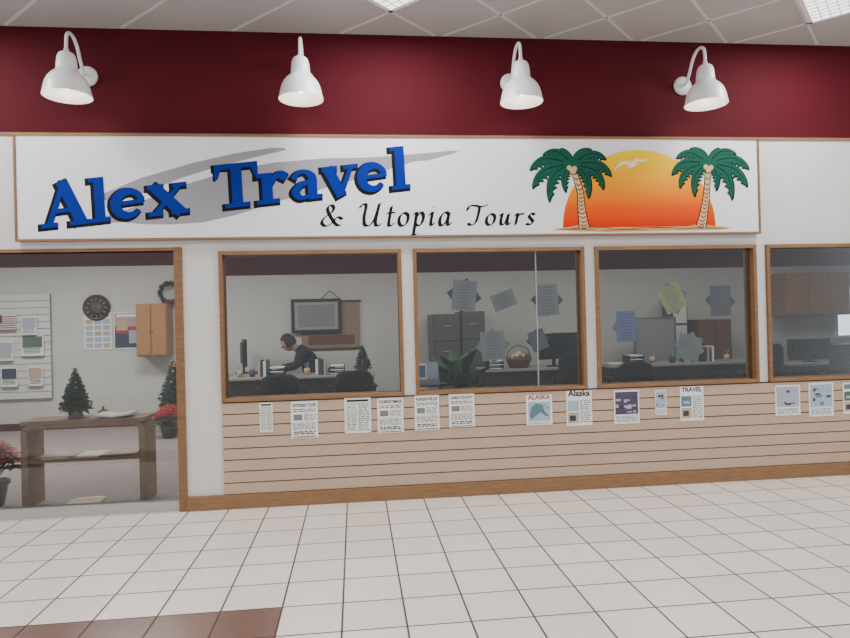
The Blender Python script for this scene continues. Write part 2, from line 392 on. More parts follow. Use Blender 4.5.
# sun
sm=bpy.data.materials.new('sunset_print'); sm.use_nodes=True; nt=sm.node_tree
g=nt.nodes.new('ShaderNodeNewGeometry'); sp=nt.nodes.new('ShaderNodeSeparateXYZ'); mr=nt.nodes.new('ShaderNodeMapRange'); r=nt.nodes.new('ShaderNodeValToRGB')
nt.links.new(g.outputs['Position'],sp.inputs[0]); nt.links.new(sp.outputs[2],mr.inputs[0]); mr.inputs[1].default_value=2.16; mr.inputs[2].default_value=2.82
nt.links.new(mr.outputs[0],r.inputs[0]); nt.links.new(r.outputs[0],nt.nodes['Principled BSDF'].inputs['Base Color'])
els=r.color_ramp.elements; els[0].color=lin((205,34,0)); els[1].color=lin((250,220,0))
e1=els.new(.26); e1.color=lin((232,84,0)); e2=els.new(.62); e2.color=lin((250,170,0))
nt.nodes['Principled BSDF'].inputs['Roughness'].default_value=.7; nt.nodes['Principled BSDF'].inputs['Specular IOR Level'].default_value=.15
m=M(); m.poly([(2.385+.665*math.cos(math.pi*i/48),2.168+.645*math.sin(math.pi*i/48)) for i in range(49)],Y0-.0006,sm); sb(m,'sunset')
SAND=mat('sand_print',(196,152,84),.5); SANDD=mat('sand_line',(96,52,24),.5)
TEAL=mat('palm_teal',(0,84,66),.6,spec=.2); TRUNK=mat('trunk_print',(214,176,120),.5)
m=M()
m.poly([(1.64,2.16),(1.75,2.17),(1.85,2.19),(1.95,2.175),(2.2,2.165),(2.5,2.17),(2.8,2.17),(2.9,2.19),(3.02,2.175),(3.2,2.155),(3.1,2.14),(2.6,2.135),(2.1,2.13),(1.8,2.14)],Y0-.001,SAND)
for a,b,zz in [(1.64,2.0,2.148),(2.05,2.45,2.142),(2.3,2.75,2.155),(2.7,3.15,2.148),(1.8,2.15,2.163)]:
    ribbon(m,[(a,zz),((a+b)/2,zz+.008),(b,zz-.002)],[.002,.010,.002],lambda u,v:(u,v),Y0-.0012,SANDD)
sb(m,'beach')
I=lambda u,v:(u,v)
def palm(cx,cz,bx,bend,mir,name):
    m=M()
    tr=[(bx,2.165),(bx+bend*.6,2.32),(bx+bend,2.48),(cx,cz)]
    ribbon(m,tr,[.098,.07,.06,.055],I,Y0-.0014,BLACK)
    m.k=0; ribbon(m,tr,[.08,.054,.044,.042],I,Y0-.002,TRUNK)
    P=cr([Vector((p[0],0,p[1])) for p in tr],5)
    for i in range(0,len(P)-1):
        p=P[i]; w=.03 if i<5 else .02
        ribbon(m,[(p.x-w,p.z+.012),(p.x,p.z-.006),(p.x+w,p.z+.012)],[.006,.012,.006],I,Y0-.0022,SANDD,sub=3)
    FR=[((-.10,.145),(-.02,.10),.05),((.17,.135),(.04,.14),.055),((-.25,.09),(-.1,.17),.06),((.29,.05),(.17,.17),.06),((-.36,-.04),(-.24,.13),.07),((.33,-.09),(.25,.08),.065),((-.34,-.19),(-.28,.02),.07),((.26,-.20),(.25,.01),.06),((-.20,-.30),(-.22,-.02),.07),((.13,-.27),(.17,-.04),.06),((-.06,-.22),(-.11,-.05),.05)]
    def frond(E,C,w,mm,y,g,ox,oz):
        n=22; L=[];R=[]
        for i in range(n+1):
            t=i/n
            x=2*t*(1-t)*C[0]+t*t*E[0]; z_=2*t*(1-t)*C[1]+t*t*E[1]
            dx=2*(1-2*t)*C[0]+2*t*E[0]; dz=2*(1-2*t)*C[1]+2*t*E[1]; l=math.hypot(dx,dz) or 1; nx,nz=-dz/l,dx/l
            if (E[0]<0): nx,nz=-nx,-nz
            prof=math.sin(math.pi*min(1,t*.93+.07))**.6
            up=w*.46*prof+g; dn=w*(1.0 if i%3==1 else .68 if i%3==2 else .44)*prof+g
            X=cx+ox+mir*x;Z=cz+oz+z_
            L.append((X+mir*nx*up,Z+nz*up)); R.append((X-mir*nx*dn,Z-nz*dn))
        m.strip(L,R,y,mm)
    m.k=0
    for E,C,w in FR: frond(E,C,w,BLACK,Y0-.003,.006,.004,-.006)
    m.k=0
    for E,C,w in FR: frond(E,C,w,TEAL,Y0-.0036,-.002,0,0)
    m.k=0
    for E,C,w in FR[2:]:
        ribbon(m,[(cx+mir*(2*t*(1-t)*C[0]+t*t*E[0]),cz+2*t*(1-t)*C[1]+t*t*E[1]) for t in(.15,.4,.6,.85)],[.008,.006,.003],I,Y0-.0042,BLACK,sub=4)
    for dx,dz in((-.025,-.02),(.02,-.025),(0,-.045)):
        m.poly([(cx+dx+.022*math.cos(a*.7),cz+dz+.022*math.sin(a*.7)) for a in range(9)],Y0-.0045,TRUNK)
    sb(m,name)
palm(1.81,2.68,1.90,-.03,1,'palm_tree_art')
palm(3.00,2.69,2.92,.06,-1,'palm_tree_art_mirrored')
m=M()
ribbon(m,[(2.17,2.64),(2.24,2.70),(2.30,2.70),(2.33,2.68)],[.003,.022,.025,.02],I,Y0-.0012,PAPER)
ribbon(m,[(2.31,2.68),(2.36,2.725),(2.42,2.72),(2.47,2.735)],[.02,.024,.016,.003],I,Y0-.0012,PAPER)
ribbon(m,[(2.29,2.665),(2.34,2.685),(2.38,2.70)],[.012,.022,.006],I,Y0-.0012,PAPER); sb(m,'seagull')

# ---------------- brochures on slatwall
C=lambda n,c:mat('print_'+n,c,.6)
COLS=dict(blue=(74,104,142),navy=(48,54,82),teal=(84,122,128),sky=(158,178,194),red=(156,54,50),yellow=(210,190,120),green=(76,104,76),tan=(186,164,134),dark=(56,56,62),pink=(184,146,150),purple=(74,62,90),lav=(164,168,190))
CM={k:C(k,v) for k,v in COLS.items()}
def textobj(s,x,z,y,size,m,parent,w=None):
    cu=bpy.data.curves.new('heading','FONT'); cu.body=s; cu.size=size; cu.align_x='CENTER'; cu.materials.append(m); cu.offset=size*.03
    o=bpy.data.objects.new('heading',cu); bpy.context.collection.objects.link(o)
    o.rotation_euler=(math.pi/2,0,0); o.location=(x-parent.location.x,y-parent.location.y,z-parent.location.z); o.parent=parent
    if w:
        bpy.context.view_layer.update(); 
        if o.dimensions.x>0: k=w/o.dimensions.x; o.scale=(k,max(k,1.0),1)
def flyer(x0,x1,z0,z1,style,head=None,y=-.022,cols=('blue','sky')):
    m=M(); m.box(x0,x1,y-.002,y,z0,z1,PAPER); yy=y-.0022; w=x1-x0; h=z1-z0
    R=lambda a,b,c,d,mm: m.poly([(x0+a*w,z0+c*h),(x0+b*w,z0+c*h),(x0+b*w,z0+d*h),(x0+a*w,z0+d*h)],yy,mm)
    rs=random.Random(int(x0*1000))
    def lines(a,b,c,d,n,mm=INKG,fill=.24):
        for i in range(n):
            zz=d-(d-c)*(i+.5)/n; q=(d-c)/n*fill; u=a
            while u<b-.03:
                l=rs.uniform(.05,.2); R(u,min(u+l,b),zz-q,zz+q,mm); u+=l+rs.uniform(.02,.06)
    if style=='text':
        lines(.08,.92,.70,.80,2,INK); R(.10,.42,.48,.64,INKG); lines(.48,.92,.46,.66,5,INKG)
        lines(.08,.92,.22,.42,6); lines(.10,.90,.09,.19,2,INK,.30); R(.08,.92,.025,.045,INK)
    elif style=='list':
        R(.1,.9,.89,.95,INK)
        lines(.08,.47,.06,.86,15); lines(.53,.93,.06,.86,15); R(.5,.505,.05,.85,INKG)
    elif style=='photo':
        R(.05,.95,.28,.80 if head else .95,CM[cols[0]]); 
        for i in range(16):
            a=rs.uniform(.05,.8); c_=rs.uniform(.30,.82); R(a,min(.95,a+rs.uniform(.08,.25)),c_,c_+rs.uniform(.03,.11),CM[rs.choice([cols[1],cols[0],'dark','sky','tan','lav'])])
        lines(.08,.92,.05,.24,5,INKG)
    elif style=='two':
        if not head: R(.05,.95,.80,.95,CM[cols[0]])
        R(.05,.48,.42,.72,CM[cols[1]]); R(.05,.48,.08,.38,CM['tan']); R(.12,.36,.14,.30,CM['dark']); R(.14,.40,.5,.58,CM['sky']); lines(.53,.95,.08,.74,12,INKG)
    elif style=='map':
        R(.08,.92,.14,.76,CM['sky'])
        m.poly([(x0+a*w,z0+c_*h) for a,c_ in ((.12,.3),(.2,.6),(.4,.72),(.62,.66),(.7,.45),(.88,.28),(.7,.3),(.55,.42),(.35,.3),(.2,.2))],yy-.0003,CM['teal'])
        for i in range(8):
            a=rs.uniform(.1,.8); c_=rs.uniform(.16,.65); R(a,a+.10,c_,c_+.04,CM[rs.choice(['tan','blue','lav'])])
        lines(.08,.92,.03,.11,2)
    o=m.build('travel_flyer')
    if head: textobj(head,(x0+x1)/2,z0+h*.85,yy-.0008,h*.12,INK if style!='map' else CM['red'],o,w*.86)
F=[(-76,-66,59,82,'list',None,None),(-52,-31,53,82,'text','EXTENDED TOURS',None),(-10,11,55,83,'list',None,None),(16,37,54,82,'text','CHRISTMAS',None),(46,66,55,83,'text','NASHVILLE',None),(74,95,56,83,'text','DARK COUNTY',None),
(138,160,55,80,'map','ALASKA',None),(172,194,53,82,'two','Alaska',('lav','sky')),(213,235,53,81,'photo',None,('purple','navy')),(249,259,59,80,'photo',None,('sky','dark')),(271,292,53,82,'two','TRAVEL',('dark','teal')),
(357,380,54,80,'photo',None,('lav','navy')),(388,411,52,81,'photo',None,('sky','teal')),(420,442,53,80,'two',None,('teal','green')),(470,492,53,81,'photo',None,('tan','red'))]
for a,b,c,d_,st,hd,cl in F:
    flyer(a/100,b/100,c/100,d_/100,st,hd,y=-.023,cols=cl or ('blue','sky'))
# window papers (taped on the inside of the glass)
def wpaper(cx,cz,w,h,rot,col,back=None,rot2=45):
    m=M()
    def rect(cx,cz,w,h,r,y,mm,yo=0):
        r=math.radians(r); c_,s_=math.cos(r),math.sin(r)
        m.poly([(cx+x*c_-z_*s_,cz+x*s_+z_*c_) for x,z_ in((-w/2,-h/2),(w/2,-h/2),(w/2,h/2),(-w/2,h/2))],y,mm)
    if back: rect(cx,cz,w*1.05,w*1.05,rot+rot2,.045,back)
    rect(cx,cz,w,h,rot,.041,col)
    rs=random.Random(int(cx*997)); r=math.radians(rot); c_,s_=math.cos(r),math.sin(r)
    for i in range(9):
        zz=h*.4-i*h*.1; ww=w*rs.uniform(.25,.42)
        rect(cx-zz*s_,cz+zz*c_,ww*1.8,h*.025,rot,.039,INKG)
    m.build('taped_notice')
PG=mat('notice_backlit_grey',(146,150,152),.8); PD=mat('notice_backlit_dark',(112,116,122),.8); PB=mat('notice_blue',(128,144,186),.8); PY=mat('notice_yellow',(188,190,136),.8); PGR=mat('notice_green',(124,150,138),.8); PBK=mat('notice_backlit_backing',(84,86,90),.8)  # greys have the sheets' backlit shade put into the paper colour
wpaper(.90,1.63,.20,.25,-6,PG,PBK,40); wpaper(1.23,1.585,.20,.14,20,PG); wpaper(1.60,1.58,.19,.26,3,PG,PBK,40)
wpaper(1.13,1.21,.20,.24,4,PG,PGR,45); wpaper(1.515,1.245,.14,.17,20,PD,PBK,30)
wpaper(2.70,1.57,.20,.22,25,PY,PGR,40); wpaper(3.135,1.54,.19,.26,0,PD,PBK,40)
wpaper(2.28,1.34,.17,.26,0,PB,PGR,50); wpaper(2.84,1.145,.2,.2,30,PG,PGR,45)

# ---------------- furniture inside
def tree(name,x,y,z,h,r,n=260,pot=True,dec=True):
    m=M(); rs=random.Random(int(x*100)); th=h*.16 if pot else .02
    if pot:
        m.lathe((x,y,z),[(r*.42,0),(r*.5,.01),(r*.38,th*.5),(r*.5,th*.9),(r*.44,th)],mat('bronze_pot',(120,104,86),.35,metal=.5),16)
    m.tube([(x,y,z+th*.8),(x,y,z+h*.97)],[h*.018,h*.006],WOODB,6)
    for i in range(n):
        t=(i/n)**.8*.97; zz=z+th+ (h-th)*t; R=r*(1-t)**.85*rs.uniform(.75,1.08)+.004; a=rs.uniform(0,6.283)
        d=Vector((math.cos(a),math.sin(a),0)); s_=Vector((-d.y,d.x,0)); b=Vector((x,y,zz)); tip=b+d*R+Vector((0,0,-R*.35)); w=max(.006,R*.28)
        mid=b+d*R*.55+Vector((0,0,R*.02))
        m.add([b,mid+s_*w,tip,mid-s_*w,mid+Vector((0,0,w*.8))],[(0,1,4),(1,2,4),(2,3,4),(3,0,4)],GREEN)
        for q in range(3):
            c_=b+d*R*(.4+.2*q); m.add([c_,c_+s_*w*1.3+d*w*.8,c_+d*w*.5+Vector((0,0,w*.7))],[(0,1,2)],GREEN); m.add([c_,c_-s_*w*1.3+d*w*.8,c_+d*w*.5-Vector((0,0,w*.5))],[(0,1,2)],GREEN)
        if dec and i%14==5: m.ball(tuple(tip),h*.018,mat('ornament_gold',(190,150,90),.3,metal=.6),8)
    m.build(name)
def poinsettia(x,y,z,r,h):
    m=M(); rs=random.Random(3)
    ph=h*.38
    m.lathe((x,y,z),[(r*.42,0),(r*.58,ph*.85),(r*.64,ph*.86),(r*.64,ph),(r*.52,ph),(r*.4,ph*.8)],mat('foil_pot',(28,50,36),.35),18)
    for i in range(22):
        a=i*2.4; q=r*.80*math.sqrt((i+.5)/22); c=Vector((x+q*math.cos(a),y+q*math.sin(a),z+h*(1-.42*(q/r)**2)-.01))
        m.tube([(x,y,z+ph*.8),tuple(c)],.005,PLG,5)
        for ring,(n,l,mm,dz) in enumerate([(7,r*.46,PLG,-.06),(7,r*.44,REDP,-.012),(6,r*.28,REDP,.012)]):
            for k in range(n):
                b=6.283*k/n+i+ring*.4; d=Vector((math.cos(b),math.sin(b),-.35 if ring==0 else -.1)); s_=Vector((-d.y,d.x,0)); o=c+Vector((0,0,dz))
                m.add([o,o+d*l*.5+s_*l*.28,o+d*l,o+d*l*.5-s_*l*.28,o+d*l*.5+Vector((0,0,l*.1))],[(0,1,4),(1,2,4),(2,3,4),(3,0,4)],mm)
        m.ball((c.x,c.y,c.z+.015),.008,CM['yellow'],6)
    m.build('poinsettia_plant')
def leafy(name,x,y,z,r,h):
    m=M(); rs=random.Random(11); ph=h*.34
    m.lathe((x,y,z),[(r*.55,0),(r*.7,ph*.9),(r*.78,ph*.9),(r*.78,ph),(r*.6,ph),(r*.5,ph*.85)],mat('clay_pot',(92,66,50),.7),20)
    for i in range(64):
        a=i*2.4; el=rs.uniform(.25,1.35); l=(h-ph)*rs.uniform(.55,1.0); d=Vector((math.cos(a)*math.cos(el),math.sin(a)*math.cos(el),math.sin(el)))
        b=Vector((x,y,z+ph*.9)); mid=b+d*l*.7; tip=b+d*l+Vector((math.cos(a),math.sin(a),-.8))*l*.16; tip.x=max(x-r*1.05,min(x+r*1.05,tip.x)); s_=Vector((-math.sin(a),math.cos(a),0))*l*.12
        m.tube([b,tuple(mid)],.004,PLG,5)
        m.add([mid-d*l*.2,mid+s_,tip,mid-s_,mid+Vector((0,0,l*.03))],[(0,1,4),(1,2,4),(2,3,4),(3,0,4)],PLG)
        m2=b+d*l*.42; m.add([m2-d*l*.1,m2+s_,m2+d*l*.2+s_*.3+Vector((0,0,-.02)),m2-s_],[(0,1,2,3)],GREEN)
    m.build(name)
# console table
TBL=mat('ash_veneer',(140,114,88),.5,wood=(1,6,14),nscale=5,noise=.18,spec=.3)
m=M(); tx0,tx1,ty0,ty1=-2.69,-1.73,.30,.58
m.box(tx0-.0,tx1+.0,ty0-.01,ty1+.01,.670,.700,TBL)
for s_,x in((1,tx0),(-1,tx1)):
    pts=[(x,0)]+[(x,.60)]+[(x+s_*(.075-.075*math.cos(a)),.60+.07*math.sin(a)) for a in (0.4,.8,1.2,1.57)]
    inn=[(x+s_*.05,0),(x+s_*.05,.60)]+[(x+s_*(.085-.035*math.cos(a)),.60+.035*math.sin(a)) for a in (0.4,.8,1.2,1.57)]
    n=len(pts); vs=[(p[0],ty0,p[1]) for p in pts]+[(p[0],ty1,p[1]) for p in pts]+[(p[0],ty0,p[1]) for p in inn]+[(p[0],ty1,p[1]) for p in inn]; fs=[]
    for i in range(n-1): fs+=[(i,i+1,n+i+1,n+i),(2*n+i,3*n+i,3*n+i+1,2*n+i+1),(i,2*n+i,2*n+i+1,i+1),(n+i,n+i+1,3*n+i+1,3*n+i)]
    fs+=[(0,n,3*n,2*n),(n-1,3*n-1,4*n-1,2*n-1)]
    m.add(vs,fs,TBL)
m.box(tx0+.07,tx1-.07,ty0,ty1,.640,.670,TBL)
m.box(tx0+.05,tx1-.05,ty0+.01,ty1-.01,.36,.385,TBL)
m.build('console_table')
tree('tabletop_christmas_tree',-2.32,.44,.701,.42,.125,n=220)
m=M()
def sheets(m,x,y,z,n,col=PAPER,w=.2,h=.27):
    rs=random.Random(int(x*77))
    for i in range(n):
        xf=Matrix.Translation((x,y,z+.003*i+.002))@Matrix.Rotation(rs.uniform(-.2,.2)+1.57*(i%2),4,'Z'); m.box(-w/2,w/2,-h/2,h/2,-.001,.001,col if i%2==0 else CM['tan'],xf=xf)
sheets(m,-2.45,.44,.386,4); sheets(m,-2.2,.45,.386,3); sheets(m,-1.97,.44,.386,4,CM['teal']); m.build('magazine_stack')
m=M(); sheets(m,-2.25,.42,.0,4); m.build('magazine_stack')
m=M(); 
for s_ in(-1,1):
    xf=Matrix.Translation((-1.99+s_*.07,.42,.722))@Matrix.Rotation(s_*-.12,4,'Y'); m.box(-.07,.07,-.1,.1,-.008,.004,PAPER,xf=xf); m.box(-.072,.072,-.105,.105,-.011,-.008,CM['tan'],xf=xf)
m.build('open_guest_book')
m=M(); m.lathe((-2.14,.54,.701),[(.03,0),(.05,.02),(.035,.045),(.012,.05),(.012,.07),(0,.075)],mat('brass',(190,150,80),.3,metal=.8),14); m.build('desk_bell')
poinsettia(-3.0,.45,0,.22,.54)
tree('christmas_tree',-2.50,3.95,0,1.0,.26,n=300)
poinsettia(-2.42,3.45,0,.20,.42)

def wreath(x,y,z,r,name='christmas_wreath'):
    m=M(); rs=random.Random(5)
    m.tube([(x+r*math.cos(a*.2618),y,z+r*math.sin(a*.2618)) for a in range(25)],r*.16,GREEN,8)
    for i in range(420):
        a=rs.uniform(0,6.283); b=rs.uniform(0,6.283); c=Vector((x+r*math.cos(a),y,z+r*math.sin(a))); d=Vector((math.cos(a)*math.cos(b),-abs(math.sin(b)),math.sin(a)*math.cos(b))); t=Vector((-math.sin(a),0,math.cos(a)))
        m.add([c+t*r*.09,c-t*r*.09,c+d*r*.38+t*r*.12],[(0,1,2)],GREEN)
    for k in (-.35,.0,.35): m.ball((x+r*math.sin(k),y-r*.2,z-r*math.cos(k)),r*.12,REDP,8)
    m.build(name)
wreath(-2.66,4.50,1.93,.14)
# round clock/plaque on back wall
m=M(); xf=Matrix.Translation((-3.72,4.60,1.74))@Matrix.Rotation(math.pi/2,4,'X')
m.lathe((0,0,0),[(.19,0),(.19,.03),(.17,.045),(.155,.03),(0,.03)],mat('clock_rim',(50,44,30),.4,metal=.4),32,xf=xf)
m.lathe((0,0,.031),[(.15,0),(0,.001)],mat('clock_face',(84,78,58),.5),32,xf=xf)
for i in range(12):
    a=i*math.pi/6; m.box(-.005,.005,.115,.14,.034,.037,CM['yellow'],xf=xf@Matrix.Rotation(a,4,'Z'))
m.box(-.004,.004,0,.1,.036,.038,INK,xf=xf); m.box(-.004,.004,0,.07,.036,.038,INK,xf=xf@Matrix.Rotation(2,4,'Z')); m.build('wall_clock')
def poster(x0,x1,z0,z1,cols,name='travel_poster',y=4.59,big=False):
    m=M(); m.box(x0,x1,y-.004,y,z0,z1,PAPER); w=x1-x0;h=z1-z0
    R=lambda a,b,c,d,mm: m.poly([(x0+a*w,z0+c*h),(x0+b*w,z0+c*h),(x0+b*w,z0+d*h),(x0+a*w,z0+d*h)],y-.005,mm)
    if big:
        R(.03,.97,.03,.97,CM['pink']); R(.03,.97,.03,.42,CM['navy']); R(.03,.97,.42,.60,CM['red']); R(.1,.5,.5,.8,CM['tan']); R(.55,.9,.15,.5,CM['lav']); R(.1,.9,.86,.94,PAPER)
    else:
        for i in range(3):
            for j in range(5): R(.06+.31*i,.06+.31*i+.26,.05+.16*j,.05+.16*j+.12,CM[cols[(i*2+j)%len(cols)]])
        R(.1,.9,.88,.95,CM['red'])
    m.build(name)
poster(-3.90,-3.52,1.13,1.67,('sky','lav','lav','sky','tan')); poster(-3.49,-3.11,1.13,1.67,(),big=True)
# cabinet on left
m=M(); m.box(-3.08,-2.66,4.28,4.59,1.02,1.77,OAKC); m.box(-3.07,-2.88,4.26,4.28,1.04,1.75,OAKC); m.box(-2.86,-2.67,4.26,4.28,1.04,1.75,OAKC)
m.lathe((-2.895,4.25,1.35),[(.012,0),(.012,.02)],GREYM,8);m.lathe((-2.845,4.25,1.35),[(.012,0),(.012,.02)],GREYM,8); m.build('wall_cabinet',.004)
# left white slatwall display
m=M(); m.box(-5.6,-4.35,4.56,4.59,.45,1.95,mat('white_groove',(150,148,144),.6))
z=.46
while z<1.94: m.box(-5.6,-4.35,4.545,4.56,z,z+.09,GREYW); z+=.1
rs=random.Random(9); cl=list(CM)
FL=[(-4.95,1.55,.3,.22,'flag'),(-4.62,1.5,.2,.28,'lav'),(-5.3,1.5,.22,.3,'blue'),(-4.58,1.22,.3,.3,'green'),(-4.95,1.15,.22,.28,'lav'),(-5.3,1.1,.22,.28,'teal'),(-4.9,.78,.22,.28,'navy'),(-4.55,.78,.2,.28,'tan'),(-5.25,.75,.22,.28,'purple')]
for cx,cz,w,h,c in FL:
    m.box(cx-w/2,cx+w/2,4.52,4.525,cz-h/2,cz+h/2,PAPER)
    if c=='flag':
        for i in range(7): m.box(cx-w/2,cx+w/2,4.515,4.519,cz-h/2+i*h/7,cz-h/2+(i+.5)*h/7,CM['red'])
        m.box(cx-w/2,cx-.03,4.512,4.518,cz,cz+h/2,CM['navy'])
    else:
        m.box(cx-w*.44,cx+w*.44,4.515,4.519,cz-h*.1,cz+h*.42,CM[c])
        for i in range(4): m.box(cx-w*.4,cx+w*.35,4.516,4.519,cz-h*(.16+.07*i),cz-h*(.13+.07*i),INKG)
    m.box(cx-w/2,cx+w/2,4.50,4.545,cz-h/2-.012,cz-h/2,GREYM)
m.build('brochure_slatwall_display')
# framed poster + scroll
m=M(); x0,x1,z0,z1=-.80,.07,1.05,1.76
TAN=mat('scroll_tan',(148,122,96),.8,noise=.1,nscale=5)
m.box(x0,x1,4.57,4.59,z0,z1,TAN); m.tube([(x0-.03,4.57,z1),(x1+.03,4.57,z1)],.014,WOODB,8); m.tube([(x0-.03,4.57,z0),(x1+.03,4.57,z0)],.014,WOODB,8)
m.box(x0+.1,x1-.08,4.562,4.57,z0+.06,z0+.2,WOODB)
m.tube([(x0+.25,4.575,z1),((x0+x1)/2,4.585,z1+.16),(x1-.25,4.575,z1)],.006,DARK,5); m.build('wall_scroll')
m=M(); x0,x1,z0,z1=-.94,-.20,1.29,1.80
m.box(x0,x1,4.52,4.552,z0,z1,DARK); m.box(x0+.05,x1-.05,4.514,4.52,z0+.05,z1-.05,mat('frame_mat',(150,150,148),.6))
m.box(x0+.10,x1-.10,4.509,4.514,z0+.09,z1-.09,mat('frame_art',(128,127,124),.6))
for i in range(4): m.box(x0+.2,x1-.2,4.507,4.509,z0+.17+i*.055,z0+.18+i*.055,INKG)
m.build('framed_certificate')
def desk(x0,x1,y0,y1,z=.75,name='office_desk',front=DESKF):
    m=M(); m.box(x0,x1,y0,y1,z-.03,z,DESKT); m.box(x0+.03,x1-.03,y0+.04,y0+.06,.08,z-.03,front)
    for a in (x0+.02,x1-.46): m.box(a,a+.44,y0+.07,y1-.02,.0,z-.03,front)
    for a in (x0+.02,x1-.46):
        for k in range(3): m.box(a+.02,a+.42,y1-.02,y1-.005,.06+k*.21,.25+k*.21,FILEG); m.box(a+.17,a+.27,y1-.005,y1+.005,.15+k*.21,.165+k*.21,GREYM)
    m.build(name,.003)
desk(-1.66,.25,3.25,3.85); desk(1.70,3.15,3.25,3.85); desk(3.45,5.6,3.25,3.85); desk(5.9,8.4,2.9,3.5,.72)
m=M(); m.box(-1.78,-1.18,3.86,4.5,.72,.75,DESKT); m.box(-1.76,-1.20,3.88,3.9,.05,.72,DESKF); m.box(-1.76,-1.74,3.9,4.48,.0,.72,DESKF); m.box(-1.76,-1.2,4.46,4.48,0,.72,DESKF); m.build('desk_return')
def monitor(x,y,z,w,h,rot,name='computer_monitor'):
    m=M(); xf=Matrix.Translation((x,y,z+.001))@Matrix.Rotation(rot,4,'Z')
    m.lathe((0,0,0),[(.11,0),(.11,.01),(.03,.02)],DARK,20,xf=xf); m.box(-.02,.02,-.015,.015,.01,.2,DARK,xf=xf)
    m.box(-w/2,w/2,-.03,.0,.1,.1+h,DARK,xf=xf); m.box(-w/2+.05,w/2-.05,.0,.03,.14,.06+h,DARK,xf=xf)
    m.box(-w/2+.015,w/2-.015,-.032,-.030,.12,.085+h,mat('lcd_screen',(70,90,120),.2,emis=.25),xf=xf); m.build(name)
monitor(-1.58,4.12,.75,.5,.38,math.pi/2+.25)
monitor(2.74,3.50,.75,.46,.36,.3+math.pi); monitor(2.98,3.68,.75,.4,.36,math.pi); monitor(6.35,3.2,.72,.6,.22,math.pi-.1)
m=M(); m.box(-1.42,-1.28,3.95,4.3,.751,.77,DARK)
for i in range(5): m.box(-1.41+i*.024,-1.393+i*.024,3.96,4.29,.77,.775,GREYM)
m.build('keyboard')
def clutter(name,x0,x1,y,z,n,seed):
    m=M(); rs=random.Random(seed); z+=.002
    for i in range(n):
        x=x0+(x1-x0)*(i+.5)/n; k=rs.randint(0,3); yy=y+rs.uniform(-.05,.05)
        if k==0:
            for j in range(3): m.box(x-.1,x+.1,yy-.13,yy+.13,z+j*.05,z+j*.05+.006,DARK); m.box(x-.09,x+.09,yy-.12,yy+.12,z+j*.05+.006,z+j*.05+.02,PAPER)
            m.box(x-.1,x-.095,yy-.13,yy+.13,z,z+.12,DARK); m.box(x+.095,x+.1,yy-.13,yy+.13,z,z+.12,DARK)
        elif k==1:
            m.lathe((x,yy,z),[(.035,0),(.04,.09),(.035,.09),(.03,.01)],CM['dark' if i%2 else 'tan'],14)
            for q in range(4): m.tube([(x,yy,z+.02),(x+.03*math.cos(q*1.7),yy+.03*math.sin(q*1.7),z+.16)],.004,CM[cl[q]],5)
        elif k==2: sheets(m,x,yy,z,5)
        else:
            for j in range(4): m.box(x-.08+j*.035,x-.05+j*.035,yy-.1,yy+.08,z,z+.2+.02*(j%2),[CM['dark'],CM['tan'],CM['navy'],PAPER,FILEG][(i*3+j)%5])
    m.build(name)
clutter('desk_clutter',-1.6,-.95,3.45,.75,4,3); clutter('desk_clutter',-.75,-.15,3.5,.75,3,8); clutter('desk_clutter',1.75,2.0,3.45,.75,1,2); clutter('desk_clutter',3.5,5.4,3.5,.75,7,5); clutter('desk_clutter',6.8,8.3,3.15,.72,6,6)
tree('desk_christmas_tree',.09,3.45,.751,.38,.13,n=140)
# chairs
def chair(x,y,rot,hb=.86,name='office_chair'):
    m=M(); xf=Matrix.Translation((x,y,0))@Matrix.Rotation(rot,4,'Z')
    for k in range(5):
        r2=xf@Matrix.Rotation(k*1.2566,4,'Z'); m.box(0,.28,-.02,.02,.06,.09,DARK,xf=r2); m.ball((.28,0,.03),.03,DARK,8,xf=r2)
    m.lathe((0,0,.08),[(.03,0),(.025,.3)],GREYM,12,xf=xf)
    m.lathe((0,0,.36),[(0,0),(.2,.0),(.24,.03),(.245,.06),(.22,.08),(0,.085)],DARKF,20,xf=xf)
    vs=[];fs=[];n=9;zs=[.5,.54,hb-.12,hb-.04,hb]
    for j,zz in enumerate(zs):
        wd=[.17,.21,.225,.20,.13][j]
        for i in range(n):
            u=-1+2*i/(n-1); yb=.22+.03*j/4-.05*u*u
            vs+= [(u*wd,yb,zz),(u*wd,yb+.045,zz)]
    for j in range(4):
        for i in range(n-1):
            a=(j*n+i)*2;b=a+2;c=a+2*n;d=c+2; fs+=[(a,b,d,c),(a+1,c+1,d+1,b+1)]
        a=j*n*2;c=a+2*n; fs.append((a,c,c+1,a+1)); a=(j*n+n-1)*2;c=a+2*n; fs.append((a,a+1,c+1,c))
    for i in range(n-1): a=i*2; fs.append((a,a+1,a+3,a+2)); a=(4*n+i)*2; fs.append((a,a+2,a+3,a+1))
    m.add(vs,fs,DARKF,True,xf); m.box(-.03,.03,.2,.25,.40,.60,DARK,xf=xf)
    for s_ in(-1,1):
        m.box(s_*.27-.02,s_*.27+.02,-.1,.16,.64,.67,DARK,xf=xf); m.box(s_*.27-.015,s_*.27+.015,.0,.04,.42,.64,DARK,xf=xf); m.box(min(s_*.27,s_*.1),max(s_*.27,s_*.1),.0,.04,.41,.44,DARK,xf=xf)
    m.build(name)
chair(-.90,2.75,math.pi,.84); chair(-.05,2.75,math.pi+.1,.86); chair(2.72,2.6,math.pi-.2,1.0); chair(3.42,2.6,math.pi,.86); chair(5.25,2.75,math.pi+.3,1.02)
chair(6.0,2.3,math.pi,.95)
